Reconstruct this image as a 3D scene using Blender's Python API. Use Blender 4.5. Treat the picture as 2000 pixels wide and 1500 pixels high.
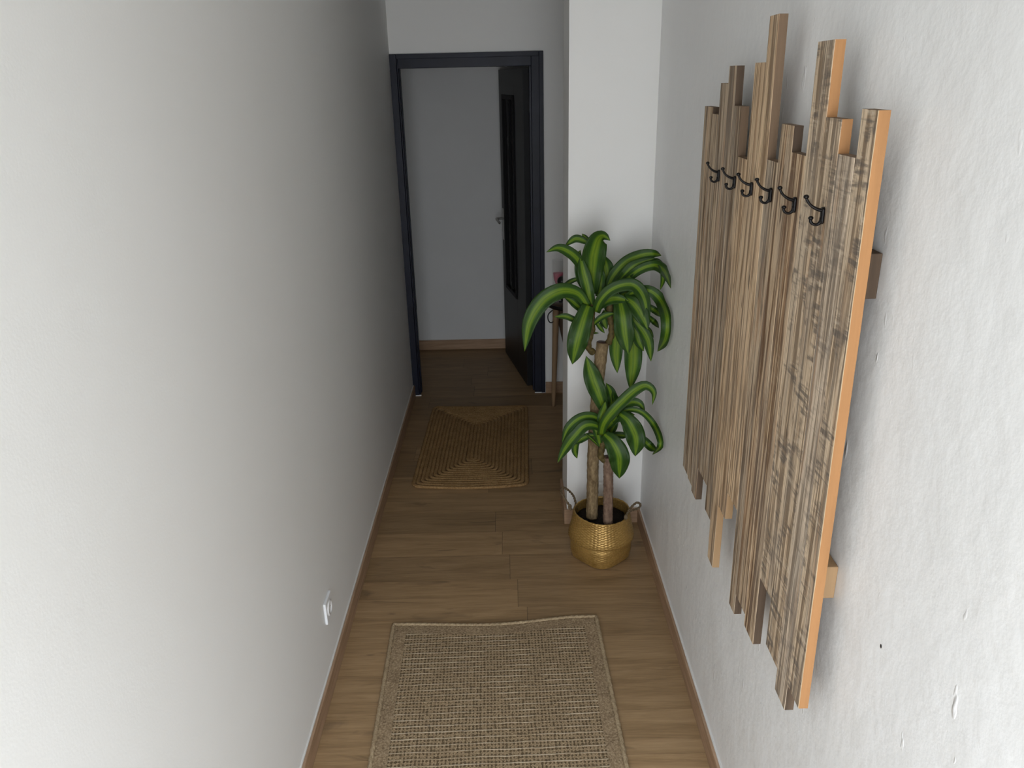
import bpy, bmesh, math, random
from mathutils import Vector, Matrix, noise
C = bpy.context.scene
COL = C.collection
for o in list(bpy.data.objects):
    bpy.data.objects.remove(o)
random.seed(7)

# ---------------------------------------------------------------- camera
FPX = 1530.0
HC = 1.96
_Y = Vector((-14, -604, FPX)).normalized()
_D = Vector((90, 3890, FPX)); _D = (_D - _D.dot(_Y) * _Y).normalized()
_Z = -_D
_X = _D.cross(_Y)
if _X[0] < 0: _X = -_X
RW = Matrix((_X, _Y, _Z))            # world = RW @ camera (x right, y down, z forward)
cam_d = bpy.data.cameras.new('camera'); cam = bpy.data.objects.new('camera', cam_d); COL.objects.link(cam)
cam_d.sensor_width = 36; cam_d.lens = FPX / 2000 * 36; cam_d.clip_start = 0.02
right = RW @ Vector((1, 0, 0)); up = RW @ Vector((0, -1, 0)); back = RW @ Vector((0, 0, -1))
M = Matrix((right, up, back)).transposed().to_4x4(); M.translation = Vector((0, 0, HC))
cam.matrix_world = M
C.camera = cam
EYE = Vector((0, 0, HC))

# ---------------------------------------------------------------- world, light, exposure
C.view_settings.view_transform = 'Standard'; C.view_settings.look = 'None'
C.view_settings.gamma = 1; C.view_settings.use_curve_mapping = False
C.view_settings.exposure = 0.0
w = bpy.data.worlds.new('sky'); C.world = w; w.use_nodes = True
bg = w.node_tree.nodes['Background']; bg.inputs[0].default_value = (0.80, 0.88, 1.0, 1); bg.inputs[1].default_value = 3.2
DOOR_Y = -0.80                       # the open entrance door behind the photographer
pl = bpy.data.lights.new('entrance_daylight', 'AREA'); pl.shape = 'RECTANGLE'; pl.size = 1.18; pl.size_y = 2.1
pl.energy = 28; pl.color = (0.985, 0.99, 0.985)
po = bpy.data.objects.new('entrance_daylight', pl); COL.objects.link(po)
po.location = (-0.03, DOOR_Y - 0.15, 1.10); po.rotation_euler = (math.radians(84), 0, 0)
# open sky above the entrance: reaches the near walls and floor, not the far end
sl_ = bpy.data.lights.new('open_sky', 'AREA'); sl_.shape = 'RECTANGLE'; sl_.size = 2.4; sl_.size_y = 1.6
sl_.energy = 330; sl_.color = (0.56, 0.76, 1.0)
so_ = bpy.data.objects.new('open_sky', sl_); COL.objects.link(so_)
so_.location = (0.0, DOOR_Y - 2.05, 4.0)
so_.rotation_euler = (Vector((0, 1.2, .4)) - so_.location).to_track_quat('-Z', 'Y').to_euler()

# ---------------------------------------------------------------- helpers
def at(u, v, y):
    r = RW @ Vector((u - 1000, v - 750, FPX)); return EYE + r * (y / r.y)
def atx(u, v, x):
    r = RW @ Vector((u - 1000, v - 750, FPX)); return EYE + r * (x / r.x)

def link_mesh(name, bm, mats, parent=None, smooth=False, recalc=True):
    me = bpy.data.meshes.new(name)
    if recalc: bmesh.ops.recalc_face_normals(bm, faces=bm.faces)
    bm.to_mesh(me); bm.free()
    if not isinstance(mats, (list, tuple)): mats = [mats]
    for m in mats: me.materials.append(m)
    if smooth:
        for p in me.polygons: p.use_smooth = True
    o = bpy.data.objects.new(name, me); COL.objects.link(o)
    if parent: o.parent = parent; o.matrix_parent_inverse = Matrix.Identity(4)
    return o
def bevel(o, w_, seg=2):
    b = o.modifiers.new('bevel', 'BEVEL'); b.width = w_; b.segments = seg; b.limit_method = 'ANGLE'; return o
def empty(name, loc=(0, 0, 0)):
    o = bpy.data.objects.new(name, None); COL.objects.link(o); o.location = loc; o.empty_display_size = .1
    return o
def tag(o, label, cat, group=None):
    o['label'] = label; o['category'] = cat
    if group: o['group'] = group
    return o
def structure(o):
    o['kind'] = 'structure'; return o
def box(bm, a, b, mi=0):
    vs = [bm.verts.new((x, y, z)) for x in (a[0], b[0]) for y in (a[1], b[1]) for z in (a[2], b[2])]
    out = []
    for q in ((0, 1, 3, 2), (4, 6, 7, 5), (0, 4, 5, 1), (2, 3, 7, 6), (0, 2, 6, 4), (1, 5, 7, 3)):
        f = bm.faces.new([vs[i] for i in q]); f.material_index = mi; out.append(f)
    return out
def loc_pts(pts, o):
    return [Vector(p) - Vector(o) for p in pts]
def spline(P, n):
    P = [Vector(p) for p in P]
    if len(P) == 2: return [P[0].lerp(P[1], i / (n - 1)) for i in range(n)]
    Q = [2 * P[0] - P[1]] + P + [2 * P[-1] - P[-2]]
    seg = [(P[i + 1] - P[i]).length ** .5 + 1e-6 for i in range(len(P) - 1)]
    L = [(P[i + 1] - P[i]).length for i in range(len(P) - 1)]; tot = sum(L)
    out = []
    for k in range(n):
        s = tot * k / (n - 1); i = 0
        while i < len(L) - 1 and s > L[i]: s -= L[i]; i += 1
        t = min(1, s / max(L[i], 1e-6))
        p0, p1, p2, p3 = Q[i], Q[i + 1], Q[i + 2], Q[i + 3]
        out.append(.5 * ((2 * p1) + (p2 - p0) * t + (2 * p0 - 5 * p1 + 4 * p2 - p3) * t * t + (3 * p1 - p0 - 3 * p2 + p3) * t ** 3))
    return out
def tube(bm, pts, rad, seg=12, mi=0, caps=True, uvl=None, bump=None):
    rings = []; n = len(pts)
    T = [(pts[min(i + 1, n - 1)] - pts[max(i - 1, 0)]).normalized() for i in range(n)]
    a = Vector((0, 0, 1)) if abs(T[0].z) < .9 else Vector((1, 0, 0))
    N = (a - a.dot(T[0]) * T[0]).normalized()
    for i in range(n):
        N = (N - N.dot(T[i]) * T[i]).normalized(); B = T[i].cross(N)
        r = rad(i / (n - 1)) if callable(rad) else rad
        ring = []
        for k in range(seg):
            th = 2 * math.pi * k / seg
            rr = r * (1 + (bump(i / (n - 1), th) if bump else 0))
            ring.append(bm.verts.new(pts[i] + N * math.cos(th) * rr + B * math.sin(th) * rr))
        rings.append(ring)
    for i in range(n - 1):
        for k in range(seg):
            f = bm.faces.new((rings[i][k], rings[i][(k + 1) % seg], rings[i + 1][(k + 1) % seg], rings[i + 1][k])); f.material_index = mi
    if caps:
        for r_ in (rings[0][::-1], rings[-1]):
            f = bm.faces.new(r_); f.material_index = mi
    return rings
def ball(bm, c, r, mi=0, sc=(1, 1, 1), seg=16):
    m = Matrix.Translation(Vector(c)) @ Matrix.Diagonal((*sc, 1))
    before = set(bm.faces)
    bmesh.ops.create_uvsphere(bm, u_segments=seg, v_segments=seg // 2 + 2, radius=r, matrix=m)
    for f in set(bm.faces) - before: f.material_index = mi
def lathe(bm, prof, c=(0, 0, 0), seg=48, mi=0, fn=None, close=False):
    rings = []
    for (r, z) in prof:
        ring = []
        for k in range(seg):
            th = 2 * math.pi * k / seg
            rr, zz = fn(r, z, th) if fn else (r, z)
            ring.append(bm.verts.new((c[0] + rr * math.cos(th), c[1] + rr * math.sin(th), c[2] + zz)))
        rings.append(ring)
    for i in range(len(rings) - 1):
        for k in range(seg):
            f = bm.faces.new((rings[i][k], rings[i][(k + 1) % seg], rings[i + 1][(k + 1) % seg], rings[i + 1][k])); f.material_index = mi
    if close:
        for r_ in (rings[0][::-1], rings[-1]):
            f = bm.faces.new(r_); f.material_index = mi
    return rings

# ---------------------------------------------------------------- materials
class NT:
    def __init__(s, name):
        s.m = bpy.data.materials.new(name); s.m.use_nodes = True; s.t = s.m.node_tree
        s.b = s.t.nodes['Principled BSDF']
    def n(s, typ, **kw):
        nd = s.t.nodes.new(typ)
        for k, v in kw.items():
            if k.startswith('i_'):
                k = k[2:]; k = int(k) if k.isdigit() else k.replace('_', ' ')
                nd.inputs[k].default_value = v
            else: setattr(nd, k, v)
        return nd
    def l(s, a, b): s.t.links.new(a, b)
    def ramp(s, src, stops, interp='LINEAR'):
        r = s.n('ShaderNodeValToRGB'); r.color_ramp.interpolation = interp
        e = r.color_ramp.elements
        while len(e) < len(stops): e.new(.5)
        for i, (p, c) in enumerate(stops): e[i].position = p; e[i].color = (*c, 1) if len(c) == 3 else c
        s.l(src, r.inputs[0]); return r.outputs[0]
    def math(s, op, a, b=None, clamp=False):
        m = s.n('ShaderNodeMath', operation=op, use_clamp=clamp)
        for i, x in enumerate((a, b)):
            if x is None: continue
            if isinstance(x, (int, float)): m.inputs[i].default_value = x
            else: s.l(x, m.inputs[i])
        return m.outputs[0]
    def mix(s, f, a, b, mode='MIX'):
        m = s.n('ShaderNodeMix', data_type='RGBA', blend_type=mode)
        for i, x in ((0, f), (6, a), (7, b)):
            if isinstance(x, (int, float)): m.inputs[i].default_value = x
            elif isinstance(x, tuple): m.inputs[i].default_value = (*x, 1)
            else: s.l(x, m.inputs[i])
        return m.outputs[2]
    def coord(s, kind='Object', scale=(1, 1, 1), offset=None, rot=(0, 0, 0)):
        c = s.n('ShaderNodeTexCoord').outputs[kind]
        mp = s.n('ShaderNodeMapping'); mp.inputs['Scale'].default_value = scale; mp.inputs['Rotation'].default_value = rot
        s.l(c, mp.inputs[0])
        if offset is not None:
            cx = s.n('ShaderNodeCombineXYZ')
            for i in range(3): s.l(s.math('MULTIPLY', offset, (37.0, 53.0, 71.0)[i]), cx.inputs[i])
            s.l(cx.outputs[0], mp.inputs['Location'])
        return mp.outputs[0]
    def noise(s, vec, scale=5, detail=4, rough=.5, dist=0):
        n = s.n('ShaderNodeTexNoise'); n.inputs['Scale'].default_value = scale; n.inputs['Detail'].default_value = detail
        n.inputs['Roughness'].default_value = rough; n.inputs['Distortion'].default_value = dist
        s.l(vec, n.inputs['Vector']); return n.outputs['Fac']
    def bump(s, h, strength=.3, dist=.01, prev=None):
        b = s.n('ShaderNodeBump'); b.inputs['Strength'].default_value = strength; b.inputs['Distance'].default_value = dist
        s.l(h, b.inputs['Height'])
        if prev is not None: s.l(prev, b.inputs['Normal'])
        s.l(b.outputs[0], s.b.inputs['Normal']); return b.outputs[0]
    def set(s, color=None, rough=None, metal=None, spec=None):
        if color is not None:
            if isinstance(color, tuple): s.b.inputs['Base Color'].default_value = (*color, 1)
            else: s.l(color, s.b.inputs['Base Color'])
        if rough is not None:
            if isinstance(rough, (int, float)): s.b.inputs['Roughness'].default_value = rough
            else: s.l(rough, s.b.inputs['Roughness'])
        if metal is not None: s.b.inputs['Metallic'].default_value = metal
        if spec is not None: s.b.inputs['Specular IOR Level'].default_value = spec
        return s.m

def mat_plain(name, col, rough=.5, metal=0, var=.08, sc=12, spec=.5, bump=0.0):
    t = NT(name); v = t.coord()
    n = t.noise(v, sc, 5)
    c = t.ramp(n, [(.3, tuple(x * (1 - var) for x in col)), (.7, tuple(min(1, x * (1 + var)) for x in col))])
    if bump: t.bump(t.noise(v, sc * 12, 3), bump, .002)
    return t.set(c, rough, metal, spec)

def mat_paint_smooth():
    t = NT('painted_wall_smooth'); v = t.coord()
    n = t.noise(v, 1.6, 3); c = t.ramp(n, [(.3, (.82, .815, .79)), (.7, (.84, .835, .812))])
    b = t.bump(t.noise(v, 180, 3), .10, .002)
    t.bump(t.noise(v, 9, 2), .10, .006, b)
    return t.set(c, .55, 0, .35)
def mat_paint_rough():
    t = NT('painted_plaster_rough')
    v = t.coord()
    n = t.noise(v, 2.2, 4); c = t.ramp(n, [(.3, (.82, .82, .808)), (.7, (.845, .845, .835))])
    # blobs and trowel marks that stand proud of the plaster, stretched upright
    vs = t.coord(scale=(1, 1, .38), rot=(.35, 0, 0))
    fl = t.ramp(t.noise(vs, 42, 2, .4), [(.70, (0, 0, 0)), (.78, (1, 1, 1))])
    patch = t.ramp(t.noise(v, 3.5, 2), [(.48, (0, 0, 0)), (.62, (1, 1, 1))])
    flm = t.mix(1.0, fl, patch, 'MULTIPLY')
    c2 = t.mix(t.math('MULTIPLY', flm, .5), c, (.86, .87, .88))
    h = t.noise(v, 55, 4, .6)
    b1 = t.bump(h, .22, .004)
    b2 = t.bump(flm, .55, .004, b1)
    t.bump(t.noise(v, 6, 3), .35, .02, b2)
    return t.set(c2, .42, 0, .5)
def mat_floor():
    t = NT('oak_laminate')
    uv = t.n('ShaderNodeUVMap', uv_map='UVMap').outputs[0]
    at_ = t.n('ShaderNodeAttribute', attribute_name='tone').outputs['Fac']
    def mp(sx, sy):
        m = t.n('ShaderNodeMapping'); m.inputs['Scale'].default_value = (sx, sy, 1); t.l(uv, m.inputs[0]); return m.outputs[0]
    g = t.noise(mp(2.0, 26), 1, 7, .66, .8)
    g2 = t.noise(mp(9, 170), 1, 3, .6)
    k = t.noise(mp(3.0, 10.5), 1, 3, .5, 1.2)
    c = t.ramp(g, [(.28, (.180, .107, .048)), (.47, (.300, .186, .088)), (.68, (.420, .272, .140))])
    c = t.mix(.35, c, t.ramp(g2, [(.3, (.15, .092, .046)), (.7, (.35, .225, .118))]))
    c = t.mix(t.math('MULTIPLY', t.ramp(k, [(.63, (0, 0, 0)), (.74, (1, 1, 1))]), .6), c, (.105, .066, .036))
    tn = t.n('ShaderNodeHueSaturation'); t.l(c, tn.inputs['Color'])
    t.l(t.math('ADD', t.math('MULTIPLY', at_, .34), .84), tn.inputs['Value'])
    t.bump(g2, .12, .001)
    return t.set(tn.outputs[0], t.ramp(g, [(.2, (.42,) * 3), (.8, (.55,) * 3)]), 0, .35)
def mat_baseboard():
    t = NT('oak_baseboard')
    v = t.coord(scale=(1, 1, 14)); n = t.noise(v, 5, 5, .6, .3)
    c = t.ramp(n, [(.3, (.27, .165, .095)), (.7, (.43, .28, .175))])
    return t.set(c, .5, 0, .35)
def mat_board(name, dark, mid, light, saw=0.0, gray=.4, contrast=1.0):
    t = NT(name)
    rnd = t.n('ShaderNodeObjectInfo').outputs['Random']
    # cathedral grain: bands across the plank, pulled out along its length
    v0 = t.coord(scale=(1, 1, .045), offset=rnd)
    w = t.n('ShaderNodeTexWave', wave_type='BANDS', bands_direction='Y', wave_profile='SIN')
    w.inputs['Scale'].default_value = 9; w.inputs['Distortion'].default_value = 9; w.inputs['Detail'].default_value = 3
    w.inputs['Detail Scale'].default_value = 7; w.inputs['Detail Roughness'].default_value = .55
    t.l(v0, w.inputs['Vector']); wv = w.outputs['Fac']
    v1 = t.coord(scale=(16, 22, .9), offset=rnd)
    g = t.noise(v1, 1.5, 6, .62, .9)
    v2 = t.coord(scale=(60, 150, 4.0), offset=rnd); g2 = t.noise(v2, 1.4, 4, .6, .3)
    m_ = t.math('ADD', t.math('MULTIPLY', wv, .40), t.math('MULTIPLY', g, .62))
    c = t.ramp(m_, [(.33, dark), (.49, mid), (.62, light)])
    c = t.mix(t.math('MULTIPLY', t.ramp(g2, [(.40, (1,) * 3), (.52, (0,) * 3)]), .55), c, dark)
    # grey weathering in long patches
    v3 = t.coord(scale=(7, 16, 1.6), offset=rnd); g3 = t.noise(v3, 1.6, 4, .6, .6)
    gm = t.math('MULTIPLY', t.ramp(g3, [(.44, (0,) * 3), (.58, (1,) * 3)]), gray)
    c = t.mix(gm, c, (.29, .255, .215))
    # warm patches where the wood is less weathered
    v7 = t.coord(scale=(7, 20, 1.2), offset=rnd); g7 = t.noise(v7, 2.3, 3, .6, .6)
    c = t.mix(t.math('MULTIPLY', t.ramp(g7, [(.56, (0,) * 3), (.66, (1,) * 3)]), .5), c, (.50, .315, .185))
    # dark knots and nail stains
    v5 = t.coord(scale=(5, 14, 3.6), offset=rnd); g5 = t.noise(v5, 3.0, 2, .5, .5)
    c = t.mix(t.math('MULTIPLY', t.ramp(g5, [(.70, (0,) * 3), (.76, (1,) * 3)]), .75), c, (.07, .05, .035))
    if saw > 0:
        v4 = t.coord(scale=(1, 6, 50), offset=rnd, rot=(.16, 0, 0)); g4 = t.noise(v4, 2.0, 3, .6, .2)
        v6 = t.coord(scale=(1, 6, 7), offset=rnd, rot=(.1, 0, 0)); g6 = t.noise(v6, 2.4, 3, .6)
        sm = t.math('MULTIPLY', t.ramp(g4, [(.45, (0,) * 3), (.58, (1,) * 3)]), t.ramp(g6, [(.47, (0,) * 3), (.57, (1,) * 3)]))
        c = t.mix(t.math('MULTIPLY', sm, saw * .8), c, (.125, .105, .09))
        lt = t.math('MULTIPLY', t.ramp(g4, [(.32, (1,) * 3), (.42, (0,) * 3)]), t.ramp(g6, [(.46, (0,) * 3), (.58, (1,) * 3)]))
        c = t.mix(t.math('MULTIPLY', lt, saw * .7), c, (.60, .50, .38))
    hs = t.n('ShaderNodeHueSaturation'); t.l(c, hs.inputs['Color'])
    t.l(t.math('ADD', t.math('MULTIPLY', rnd, .26), .90), hs.inputs['Value'])
    b = t.bump(g2, .5, .003); t.bump(m_, .5, .004, b)
    return t.set(hs.outputs[0], .8, 0, .2)
def mat_sawn(name, col, var=.12):
    t = NT(name); rnd = t.n('ShaderNodeObjectInfo').outputs['Random']
    v = t.coord(scale=(30, 30, 1.5), offset=rnd); g = t.noise(v, 1.5, 5, .6, .3)
    c = t.ramp(g, [(.3, tuple(x * (1 - var) for x in col)), (.7, tuple(x * (1 + var) for x in col))])
    t.bump(g, .3, .002)
    return t.set(c, .7, 0, .25)
def mat_leaf():
    t = NT('variegated_leaf')
    uv = t.n('ShaderNodeUVMap', uv_map='UVMap').outputs[0]
    sp = t.n('ShaderNodeSeparateXYZ'); t.l(uv, sp.inputs[0])
    m = t.n('ShaderNodeMapping'); m.inputs['Scale'].default_value = (16, 1.1, 1); t.l(uv, m.inputs[0])
    st = t.noise(m.outputs[0], 1.6, 4, .55)
    d = t.math('ABSOLUTE', t.math('SUBTRACT', sp.outputs[0], .5))
    d = t.math('ADD', d, t.math('MULTIPLY', t.math('SUBTRACT', st, .5), .10))
    at_ = t.n('ShaderNodeAttribute', attribute_name='stripe').outputs['Fac']
    d = t.math('DIVIDE', d, at_)
    c = t.ramp(d, [(0.0, (.085, .17, .006)), (.30, (.165, .25, .010)), (.72, (.070, .155, .007)), (1.0, (.013, .058, .006)), (1.7, (.008, .036, .005))])
    # ramp positions beyond 1 clamp: scale the input
    for nd in t.t.nodes:
        if nd.type == 'VALTORGB' and nd.outputs[0] == c:
            for e_, p_ in zip(nd.color_ramp.elements, (0, .16, .40, .52, .85)): e_.position = p_
    dd = t.math('MULTIPLY', d, .5)
    for nd in t.t.nodes:
        if nd.type == 'VALTORGB' and nd.outputs[0] == c: t.l(dd, nd.inputs[0])
    c = t.mix(.22, c, t.ramp(st, [(.3, (.012, .04, .008)), (.7, (.13, .22, .03))]))
    t.bump(st, .25, .003)
    t.set(c, .42, 0, .22)
    return t.m
def mat_bark(name, a, b_, c_):
    t = NT(name); v = t.coord(scale=(1, 1, .45)); g = t.noise(v, 90, 4, .6, .4)
    v2 = t.coord(scale=(1, 1, .2)); g2 = t.noise(v2, 60, 5, .6)
    c = t.ramp(g, [(.32, a), (.5, b_), (.68, c_)])
    c = t.mix(.4, c, t.ramp(g2, [(.35, a), (.65, c_)]))
    bb = t.bump(g, .7, .004)
    return t.set(c, .75, 0, .25)
def mat_gold_weave():
    t = NT('gold_straw')
    v = t.coord(); n = t.noise(v, 140, 4, .6); n2 = t.noise(v, 16, 4)
    c = t.ramp(n, [(.3, (.22, .125, .030)), (.5, (.40, .245, .070)), (.72, (.56, .36, .12))])
    c = t.mix(.35, c, t.ramp(n2, [(.35, (.27, .15, .035)), (.65, (.50, .30, .085))]))
    t.bump(n, .4, .0015)
    return t.set(c, .36, .5, .5)
def mat_rug_weave():
    t = NT('flat_woven_jute')
    uv = t.n('ShaderNodeUVMap', uv_map='UVMap').outputs[0]
    sp = t.n('ShaderNodeSeparateXYZ'); t.l(uv, sp.inputs[0])
    mm = t.n('ShaderNodeMapping'); t.l(uv, mm.inputs[0])
    wob = t.noise(uv, 14, 3, .5)
    fib = t.noise(uv, 230, 5, .75)
    cell = t.noise(uv, 62, 2, .5)
    X = t.math('ADD', sp.outputs[0], t.math('MULTIPLY', t.math('SUBTRACT', wob, .5), .006))
    Yv = t.math('ADD', sp.outputs[1], t.math('MULTIPLY', t.math('SUBTRACT', wob, .5), .007))
    ry = t.math('FRACT', t.math('DIVIDE', Yv, .0265))          # one pale thread per 26 mm
    thread = t.ramp(t.math('ABSOLUTE', t.math('SUBTRACT', ry, .5)), [(.420, (0,) * 3), (.462, (1,) * 3)])
    r2 = t.math('FRACT', t.math('DIVIDE', Yv, .01325))         # two rows of nubs between threads
    hy = t.math('SUBTRACT', .5, t.math('ABSOLUTE', t.math('SUBTRACT', r2, .5)))
    hx = t.math('MULTIPLY', t.math('SINE', t.math('MULTIPLY', X, 2 * math.pi / .0118)), .22)
    hole = t.math('ADD', t.math('ADD', hy, hx), t.math('MULTIPLY', t.math('SUBTRACT', cell, .5), 1.3))
    holem = t.ramp(hole, [(.36, (0,) * 3), (.52, (1,) * 3)])
    c = t.ramp(fib, [(.34, (.170, .108, .054)), (.5, (.410, .285, .160)), (.66, (.66, .50, .315))])
    c = t.mix(t.math('MULTIPLY', holem, .72), c, (.085, .053, .025))
    tb = t.ramp(t.noise(uv, 9, 2), [(.40, (.2,) * 3), (.6, (1,) * 3)])
    c = t.mix(t.math('MULTIPLY', t.math('MULTIPLY', thread, tb), .9), c, (.85, .70, .50))
    h = t.math('ADD', t.math('SUBTRACT', t.math('MULTIPLY', fib, .8), holem), t.math('MULTIPLY', thread, .6))
    t.bump(h, 1.0, .005)
    return t.set(c, .9, 0, .15)
def mat_jute(name, a, b_, c_, sc=300):
    t = NT(name); v = t.coord(); f = t.noise(v, sc, 4, .7); f2 = t.noise(v, sc * .12, 3)
    c = t.ramp(f, [(.3, a), (.5, b_), (.72, c_)])
    c = t.mix(.3, c, t.ramp(f2, [(.35, a), (.65, b_)]))
    t.bump(f, .8, .003)
    return t.set(c, .9, 0, .15)
def mat_soil():
    t = NT('dark_soil'); v = t.coord(); f = t.noise(v, 120, 5, .7)
    t.bump(f, 1, .006)
    return t.set(t.ramp(f, [(.35, (.006, .004, .003)), (.62, (.022, .014, .010)), (.78, (.06, .045, .03))]), .9, 0, .2)
def mat_glass():
    t = NT('clear_glass'); t.b.inputs['Alpha'].default_value = .10; t.b.inputs['Roughness'].default_value = .04
    return t.set((.95, .96, .97))

WALL = mat_paint_smooth(); PLASTER = mat_paint_rough(); FLOOR = mat_floor(); BASE = mat_baseboard()
CEIL = mat_plain('ceiling_paint', (.84, .84, .825), .8, 0, .02, 3)
CAULK = mat_plain('caulk', (.66, .63, .58), .6, 0, .05, 30)
GROOVE = mat_plain('plank_groove', (.045, .03, .02), .8, 0, .1, 20)
NAVY = mat_plain('navy_painted_wood', (.0075, .0095, .021), .42, 0, .25, 9, .25, .12)
DOORP = mat_plain('door_paint', (.0065, .0068, .008), .45, 0, .15, 9, .4, .08)
DOORM = mat_plain('door_moulding_paint', (.0035, .0035, .004), .6, 0, .1, 9, .15)
DOORG = mat_plain('door_panel_paint', (.022, .023, .025), .5, 0, .15, 9, .4)
STEEL = mat_plain('brushed_steel', (.42, .41, .39), .32, .9, .05, 30)
WHITEP = mat_plain('white_plastic', (.80, .80, .80), .32, 0, .02, 20)
SOCKET = mat_plain('socket_plastic', (.72, .70, .68), .4, 0, .03, 20)
IRON = mat_plain('black_cast_iron', (.004, .0032, .0035), .30, 0, .3, 60, .25, .25)
SCREW = mat_plain('screw_metal', (.10, .10, .10), .3, .9, .1, 60)
LEAF = mat_leaf()
BARK = mat_bark('pale_bark', (.085, .055, .026), (.19, .13, .066), (.34, .25, .135))
BARK2 = mat_bark('reddish_bark', (.085, .048, .032), (.175, .108, .076), (.28, .19, .13))
CUT = mat_plain('sealed_trunk_cut', (.060, .022, .016), .5, 0, .3, 40)
SHOOT = mat_plain('shoot_skin', (.10, .072, .022), .6, 0, .5, 70, .3, .4)
GOLD = mat_gold_weave()
ROPE = mat_jute('sea_grass_rope', (.06, .042, .024), (.16, .115, .068), (.28, .21, .13), 220)
SOIL = mat_soil()
RUG1 = mat_rug_weave()
RUGB = mat_jute('rug_border_jute', (.115, .072, .038), (.330, .232, .135), (.62, .47, .30), 150)
RUGC = mat_jute('rug_binding_cord', (.20, .135, .072), (.42, .31, .185), (.60, .47, .30), 210)
RUG2 = mat_jute('braided_jute', (.14, .074, .028), (.36, .215, .092), (.56, .375, .18), 150)
TABLEW = mat_sawn('table_oak', (.30, .195, .11))
TABLED = mat_sawn('table_brown', (.10, .065, .042))
GLASS = mat_glass()
PINK = mat_plain('pink_fabric', (.50, .015, .085), .7, 0, .2, 30)
BLACK = mat_plain('black_lacquer', (.006, .006, .007), .3, 0, .2, 30)
FARWALL_SHADED = mat_plain('far_room_shaded_paint', (.62, .62, .61), .7, 0, .02, 3)  # wall paint greyed down: the far room's dimness is put into the colour
GROUND = mat_plain('terrace_paving', (.42, .40, .37), .85, 0, .1, 4)

# ---------------------------------------------------------------- room shell
XL, XR = -0.650, 0.583
YP, YPB = 3.178, 3.47          # pillar front and back
YD, YDB = 4.80, 4.90           # door wall
YF = 5.73
HZ = 2.5
def wall(name, boxes, mat):
    bm = bmesh.new()
    for a, b in boxes: box(bm, a, b)
    return structure(link_mesh(name, bm, mat))
wall('wall_left', [((XL - .12, DOOR_Y - .12, 0), (XL, YD, HZ))], WALL)
wr = wall('wall_right', [((XR, DOOR_Y - .12, 0), (XR + .12, YP, HZ))], PLASTER)
wall('wall_pillar', [((.242, YP, 0), (1.9, YPB, HZ))], WALL)
wall('wall_alcove', [((1.9, YPB, 0), (2.0, YD, HZ))], WALL)
wall('wall_doorway', [((.196, YD, 0), (3.5, YDB, HZ)), ((XL - .12, YD, 0), (-.612, YDB, HZ)), ((-.612, YD, 2.06), (.196, YDB, HZ))], WALL)
wall('wall_far', [((-.86, YF, 0), (3.5, YF + .1, HZ))], FARWALL_SHADED)
wall('wall_far_left', [((-.86, YDB, 0), (-.74, YF, HZ))], FARWALL_SHADED)
wall('wall_far_right', [((3.4, YDB, 0), (3.5, YF, HZ))], FARWALL_SHADED)
wall('wall_back', [((XL - .12, DOOR_Y - .12, 0), (-.63, DOOR_Y, HZ)), ((.563, DOOR_Y - .12, 0), (XR + .12, DOOR_Y, HZ)), ((-.63, DOOR_Y - .12, 2.20), (.563, DOOR_Y, HZ))], WALL)
wall('ceiling', [((-.9, DOOR_Y - .12, HZ), (3.5, YF + .1, HZ + .1))], CEIL)

# floor: planks laid across the corridor, 185 mm wide, staggered end joints
bm = bmesh.new(); uvl = bm.loops.layers.uv.new('UVMap'); tl = bm.faces.layers.float.new('tone')
PW = .1835; Y0 = 3.478
def floor_x(u, v):
    r = RW @ Vector((u - 1000, v - 750, FPX)); return (EYE + r * (-HC / r.z)).x
joints = {1: floor_x(967.7, 1020), 2: floor_x(981, 1062), 3: floor_x(996, 1108), 4: floor_x(1011.5, 1158), 5: floor_x(1030.7, 1210), -1: floor_x(955, 945)}
k0 = int((Y0 - YF) / PW) - 1; k1 = int((Y0 - DOOR_Y + .12) / PW) + 1
for k in range(k0, k1 + 1):
    ya, yb = Y0 - (k + 1) * PW, Y0 - k * PW
    ya, yb = max(ya, DOOR_Y - .12), min(yb, YF + .05)
    if yb - ya < .01: continue
    xj = joints.get(k, random.uniform(-.55, .1) if k < 0 else random.uniform(-.25, .15))
    if k == 0: xj = 0.9
    xs = [-.88, xj, xj + 1.29, xj + 2.58, 3.42]
    xs = sorted(x for x in xs if -.88 <= x <= 3.42)
    for a, b in zip(xs[:-1], xs[1:]):
        g = .0007
        fs = box(bm, (a + g, ya + g, -.012), (b - g, yb - g, 0))
        ou, ov, tn = random.uniform(0, 50), random.uniform(0, 50), random.random()
        for f in fs:
            f[tl] = tn
            for lp in f.loops: lp[uvl].uv = (lp.vert.co.x + ou, lp.vert.co.y + ov)
fb = [f for f in bm.faces]
for f in box(bm, (-.88, DOOR_Y - .12, -.1), (3.42, YF + .05, -.0015)): f.material_index = 1
structure(link_mesh('floor', bm, [FLOOR, GROOVE]))

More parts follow.
